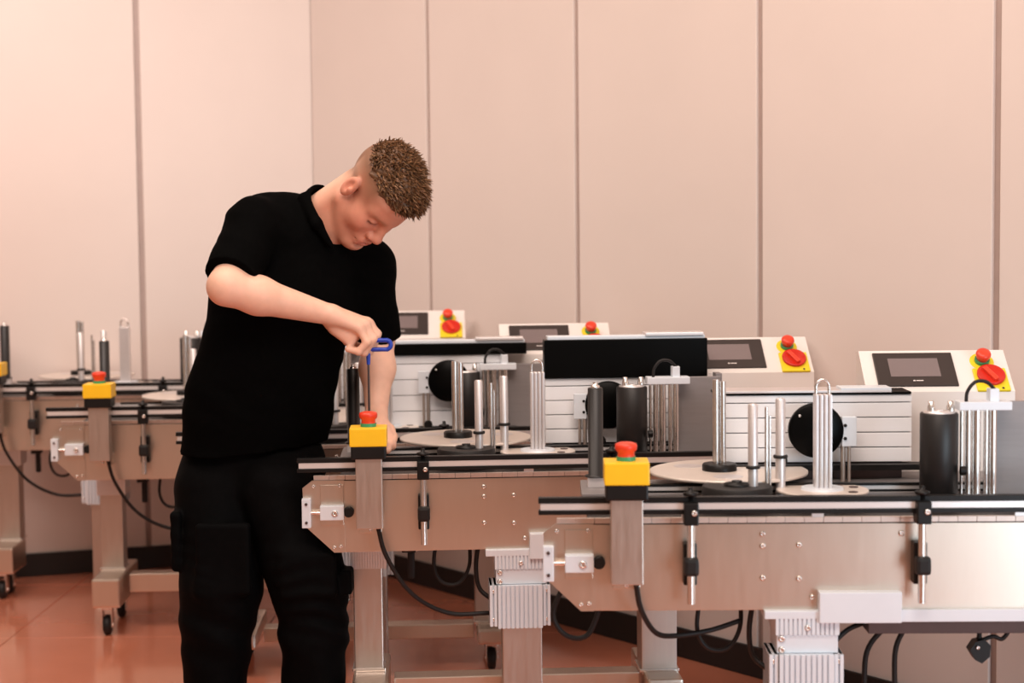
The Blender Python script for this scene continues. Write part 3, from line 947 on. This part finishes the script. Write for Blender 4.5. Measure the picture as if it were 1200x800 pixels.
finger([W(396, 385, 4.43), W(408, 399, 4.462), W(420, 407, 4.470), W(431, 408, 4.466)], 0.017, 0.0095, 0.012)
# left hand steadying the part behind the switch box
LH = [[(453, 507, 4.475), (461, 514, 4.445), (460, 523, 4.43), (454, 527, 4.435)],
      [(451, 510, 4.458), (457, 519, 4.425), (454, 527, 4.412), (448, 529, 4.420)],
      [(446, 511, 4.445), (450, 520, 4.408), (447, 527, 4.398), (442, 529, 4.408)],
      [(441, 510, 4.435), (443, 519, 4.398), (440, 526, 4.390), (436, 528, 4.400)]]
for i, fgr in enumerate(LH):
    P = [W(*p) for p in fgr]
    B.cone(L_WR, P[0], 0.026, 0.014, 0.012)
    finger(P, (0.011, 0.0115, 0.011, 0.0095)[i], (0.0085, 0.009, 0.0085, 0.0075)[i], 0.010)
finger([W(446, 497, 4.52), W(457, 503, 4.50), W(461, 512, 4.475), W(459, 518, 4.455)], 0.016, 0.0095, 0.012)

pos, quads = B.mesh()
q = ((pos - HO) @ HB) / HSC
fq, sq, uq = q[:, 0], np.abs(q[:, 1]), q[:, 2]
tint = np.tile(np.array([0.78, 0.47, 0.345]), (len(pos), 1))


def blend(mask, color):
    global tint
    m = np.clip(mask, 0, 1)[:, None]
    tint = tint * (1 - m) + np.array(color) * m


head = (np.linalg.norm(pos - HO, axis=1) < 0.24)


def bump(x, c, w):
    return np.exp(-((x - c) / w) ** 2)


blend(head * np.clip((fq + 0.06) / 0.05, 0, 1) * np.clip((0.07 - uq) / 0.03, 0, 1) * 0.85, (0.52, 0.20, 0.125))  # face reddened, and darkened in its colour for the shade of looking down
# shaved sides: short sandy stubble above and behind the ear
st = np.clip((uq + 0.020) / 0.07, 0.0, 1) * np.clip((0.072 - fq) / 0.035, 0, 1)
st = np.maximum(st, np.clip((uq + 0.03) / 0.03, 0, 1) * np.clip((0.022 - fq) / 0.02, 0, 1) * 0.6)
st = np.maximum(st, np.clip((-0.045 - fq) / 0.03, 0, 1) * np.clip((uq + 0.055) / 0.04, 0, 1))
ear = bump(fq, -0.012, 0.024) * bump(uq, -0.012, 0.036) * np.clip((sq - 0.070) / 0.012, 0, 1)
blend(head * st * 0.92 * (1 - ear), (0.19, 0.085, 0.042))
blend(ear * head * 0.55, (0.72, 0.27, 0.18))
blend(head * bump(sq, 0.05, 0.028) * bump(uq, -0.045, 0.03) * np.clip((fq - 0.02) / 0.04, 0, 1) * 0.4, (0.72, 0.27, 0.19))
blend(head * bump(fq, 0.114, 0.024) * bump(uq, -0.047, 0.016) * np.clip(1 - sq / 0.03, 0, 1) * 0.5, (0.72, 0.28, 0.21))
blend(head * bump(uq, -0.080, 0.0095) * np.clip((0.026 - sq) / 0.006, 0, 1) * (fq > 0.075) * 0.65, (0.55, 0.17, 0.13))
blend(head * bump(uq, 0.0115, 0.0065) * np.clip((sq - 0.010) / 0.006, 0, 1) * np.clip((0.056 - sq) / 0.008, 0, 1) * (fq > 0.05) * 0.55, (0.30, 0.14, 0.075))
blend(head * bump(uq, -0.0140, 0.0042) * np.clip((sq - 0.016) / 0.005, 0, 1) * np.clip((0.050 - sq) / 0.004, 0, 1) * (fq > 0.05) * 0.9, (0.10, 0.04, 0.028))
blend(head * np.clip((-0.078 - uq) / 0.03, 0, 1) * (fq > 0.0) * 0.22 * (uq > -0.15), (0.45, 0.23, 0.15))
bo = np_mesh('body', pos, quads, 'skin', man, tint)

# ---- hair: thick top, spiky, shaved sides
hs = SDF(HO - 0.22, HO + 0.24, 0.0036)
hs.ell(hp(-0.009, 0, 0.050), HSC * np.array([0.102, 0.078, 0.090]), HB, 0.0)
hs.ell(hp(0.045, 0, 0.082), HSC * np.array([0.056, 0.058, 0.046]), HB, 0.02)
X, Y, Z = np.meshgrid(*hs.ax, indexing='ij')
Qh = np.stack([X - HO[0], Y - HO[1], Z - HO[2]], -1) @ HB / HSC
lim = 0.058 + 0.10 * np.clip(-Qh[..., 0] - 0.02, 0, 1) * 2.2 + 0.0 * Qh[..., 2]
lim = np.where(Qh[..., 0] > 0.06, lim - 0.15 * (Qh[..., 0] - 0.06), lim)
cutd = (lim + 0.004 * np.sin(140 * Qh[..., 0] + 70 * Qh[..., 1]) - Qh[..., 2]) * HSC
cutd = np.maximum(cutd, (Qh[..., 0] - 0.094) * HSC)
hs.val = np.maximum(hs.val, cutd.astype(np.float32))
hs.displace(lambda x, y, z: 0.0022 * np.sin(190 * x + 60 * np.sin(23 * z)) * np.sin(160 * y + 90 * z) + 0.0016 * np.sin(310 * z + 170 * x))
hpos, hq = hs.mesh()
rng = np.random.RandomState(4)
hl = (hpos - HO) @ HB / HSC
base_t = np.array([0.135, 0.062, 0.026])
ht = np.tile(base_t, (len(hpos), 1)) * (0.75 + 0.25 * rng.rand(len(hpos), 1))
ho = np_mesh('hair', hpos, hq, 'hair', man, ht)
# locks standing off the cap
cand = np.where(hl[:, 2] > 0.066)[0]
sv, sf, stn = [], [], []
cen = np.array([-0.02, 0, 0.02])
for i in rng.choice(cand, 2600):
    p = hl[i]
    nrm = (p - cen) / np.array([0.11, 0.08, 0.1]) ** 2
    nrm /= np.linalg.norm(nrm)
    comb = np.array([0.75, 0.1 * rng.randn(), 0.15])
    d = nrm * 0.5 + comb * (0.65 + 0.2 * rng.rand()) + 0.36 * rng.randn(3)
    d /= np.linalg.norm(d)
    ln = 0.010 + 0.010 * rng.rand() + (0.003 if p[2] > 0.12 else 0)
    t1 = np.cross(d, nrm + 0.01)
    t1 /= np.linalg.norm(t1)
    t2 = np.cross(d, t1)
    wd = 0.0011 + 0.0011 * rng.rand()
    o = len(sv)
    mid = p + d * ln * 0.55
    tip = mid + (d * 0.8 + comb * 0.35 + 0.15 * rng.randn(3)) * ln * 0.5
    p0 = p - nrm * 0.003
    for c0, ww in ((p0, wd * 1.2), (mid, wd)):
        for a in range(3):
            sv.append(c0 + (t1 * math.cos(a * 2.094) + t2 * math.sin(a * 2.094)) * ww)
    sv.append(tip)
    for a in range(3):
        b = (a + 1) % 3
        sf += [(o + a, o + b, o + 3 + b, o + 3 + a), (o + 3 + a, o + 3 + b, o + 6)]
    col = base_t * (0.55 + 1.3 * rng.rand()) * np.array([1, 1 + 0.12 * rng.rand(), 1 + 0.2 * rng.rand()])
    stn += [col] * 7
sv = HO + HSC * (np.array(sv) @ HB.T)
me = bpy.data.meshes.new('hair_locks')
me.from_pydata(sv.tolist(), [], sf)
at = me.color_attributes.new('tint', 'FLOAT_COLOR', 'POINT')
at.data.foreach_set('color', np.concatenate([np.array(stn), np.ones((len(stn), 1))], 1).astype(np.float32).ravel())
me.materials.append(MATS['hair'])
lk = bpy.data.objects.new('hair_locks', me)
COL.objects.link(lk)
lk.parent = ho
lk['kind'] = 'stuff'

# ---- polo shirt
S = SDF((-1.0, 4.25, 0.74), (-0.15, 4.90, 1.72), 0.0048)
CN = (0.35, -0.94, 0)
S.cone(W(296, 548, 4.60), W(304, 470, 4.58), 0.213, 0.203, 0.03, CN, 1.42)
S.cone(W(304, 470, 4.58), W(335, 345, 4.555), 0.203, 0.200, 0.03, CN, 1.36)
S.cone(W(335, 345, 4.555), W(352, 290, 4.555), 0.200, 0.13, 0.04, CN, 1.3)
S.cone(R_SH, L_SH, 0.076, 0.066, 0.05)
S.cone(W(318, 268, 4.55), W(362, 266, 4.58), 0.105, 0.085, 0.04)
S.cone(W(405, 290, 4.60), L_SH, 0.07, 0.07, 0.04)
S.cone(R_SH, R_SH + 0.84 * (R_EL - R_SH), 0.080, 0.071, 0.03, cut=True)
S.cone(L_SH, L_EL + 0.02 * (L_EL - L_SH), 0.072, 0.066, 0.03, cut=True)
# hem
sl_, X, Y, Z = S.region(S.lo, S.lo + S.n * S.res)
hemz = W(300, 529, 4.5)[2]
S.val = np.maximum(S.val, (hemz + 0.012 * np.sin(9 * X) - Z).astype(np.float32) + 0 * S.val)


def folds(x, y, z):
    w1 = np.sin(26 * z + 15 * x + 3.0 * np.sin(9 * x + 4 * z) + 5 * y)
    w2 = np.sin(48 * x + 21 * z + 2.4 * np.sin(13 * z) + 11 * y)
    w3 = np.sin(17 * x - 33 * z + 2 * np.sin(11 * x + 7 * y))
    return 0.0030 * w1 * np.clip(w3 + 0.4, 0, 1) + 0.0022 * w2 * np.clip(-w3 + 0.3, 0, 1)


S.displace(folds)
# collar band and leaf
CA = np.array([0.80, -0.42, 0.36])
CA /= np.linalg.norm(CA)
S.ring(W(379, 252, 4.545), CA, 0.077, 0.0075, 3.0, 0.006)
S.cone(W(356, 232, 4.50), W(371, 262, 4.45), 0.016, 0.014, 0.012, CA, 1.0)
S.cone(W(371, 262, 4.45), W(388, 288, 4.455), 0.014, 0.008, 0.012)
spos, sqd = S.mesh()
sh = np_mesh('polo_shirt', spos, sqd, 'shirt_black', man)
# placket with two buttons
# ---- trousers
T = SDF((-1.0, 4.28, 0.02), (-0.36, 4.86, 0.90), 0.0050)
T.ell(W(298, 545, 4.60), (0.205, 0.135, 0.16), None, 0.0)
RHp, RK, RA = W(256, 575, 4.57), W(259, 690, 4.50), W(252, 860, 4.53)
LHp, LK, LA = W(324, 575, 4.50), W(363, 690, 4.465), W(366, 860, 4.48)
T.cone(RHp, RK, 0.125, 0.112, 0.03)
T.cone(RK, W(254, 735, 4.50), 0.112, 0.098, 0.03)
T.cone(W(254, 735, 4.50), RA, 0.100, 0.080, 0.02, cut=True)
T.cone(LHp, W(353, 655, 4.47), 0.102, 0.106, 0.03)
T.cone(W(353, 655, 4.47), LK, 0.106, 0.102, 0.03)
T.cone(LK, W(368, 740, 4.465), 0.102, 0.092, 0.03)
T.cone(W(368, 740, 4.465), LA, 0.095, 0.078, 0.02, cut=True)
# thigh pockets and knee patches
T.boxp(W(212, 630, 4.52), (0.016, 0.075, 0.085), None, 0.012, 0.008)
T.boxp(W(406, 680, 4.445), (0.018, 0.04, 0.035), None, 0.010, 0.006)
T.boxp(W(262, 655, 4.395), (0.075, 0.014, 0.10), None, 0.012, 0.03)
T.boxp(W(362, 672, 4.372), (0.075, 0.012, 0.06), None, 0.012, 0.03)


def tfolds(x, y, z):
    a = np.sin(60 * z + 20 * x * np.sin(7 * z) + 3 * np.sin(17 * x + 9 * y))
    b = np.sin(34 * x + 28 * z + 2.5 * np.sin(15 * z + 6 * y))
    c = np.sin(11 * z + 6 * x)
    low = np.clip((0.62 - z) / 0.25, 0.25, 1)
    return (0.0042 * a * np.clip(c + 0.3, 0, 1) * np.clip(np.sin(19 * x + 7 * z + 3) + 0.4, 0, 1) + 0.0040 * b * np.clip(0.5 - c, 0, 1)) * low


T.displace(tfolds)
tpos, tq = T.mesh()
tr = np_mesh('trousers', tpos, tq, 'trouser_black', man)
G().lathe(tuple(W(245, 582, 4.425)), (0, -1, 0), [(0.005, -0.01), (0.005, 0.003), (0.003, 0.005)], 12).obj('button', 'steel_bright', tr, -Vector(man.location))
# ---- boots
for ax_, ay_, dx in ((RA, None, -0.03), (LA, None, 0.05)):
    Bt = SDF((ax_[0] - 0.16, ax_[1] - 0.32, -0.01), (ax_[0] + 0.18, ax_[1] + 0.16, 0.24), 0.006)
    Bt.cone((ax_[0], ax_[1] + 0.02, 0.20), (ax_[0], ax_[1] + 0.02, 0.07), 0.058, 0.056, 0.01)
    Bt.cone((ax_[0], ax_[1] + 0.035, 0.045), (ax_[0] + dx, ax_[1] - 0.20, 0.042), 0.044, 0.046, 0.03)
    Bt.boxp((ax_[0] + dx * 0.45, ax_[1] - 0.08, 0.016), (0.05, 0.165, 0.016), None, 0.012, 0.01)
    p_, q_ = Bt.mesh()
    p_[:, 2] = np.maximum(p_[:, 2], 0)
    np_mesh('boot', p_, q_, 'boot_black', man)

# ------------------------------------------------------------------ hex key in the right hand
KY = 4.425
c = Vector(W(443, 404, KY))
hk = empty('hex_key', tuple(W(431.5, 530, KY)))
tag(hk, 'hex key with a blue loop handle gripped in the right hand of the man', 'hex key')
bpy.context.view_layer.update()
o0 = -Vector(hk.location)
hx, hz = 0.035, 0.0125
pts = []
for k in range(12):
    t = math.pi * (k / 11) - math.pi / 2
    pts.append(c + Vector((hx - hz + hz * math.cos(t), 0, hz * math.sin(t))))
for k in range(12):
    t = math.pi * (k / 11) + math.pi / 2
    pts.append(c + Vector((-hx + hz + hz * math.cos(t), 0, hz * math.sin(t))))
G().tube(pts, 0.0062, 10, closed=True, samples=2).obj('handle', 'blue', hk, o0)
top = Vector(W(431.5, 409, KY))
G().cyl(top, top - Vector((0, 0, 0.042)), 0.0068, 14, 0.005).obj('handle_neck', 'blue', hk, o0)
G().cyl(top - Vector((0, 0, 0.04)), Vector((top.x, top.y, 0.776)), 0.0034, 6).obj('shaft', 'key_steel', hk, o0)
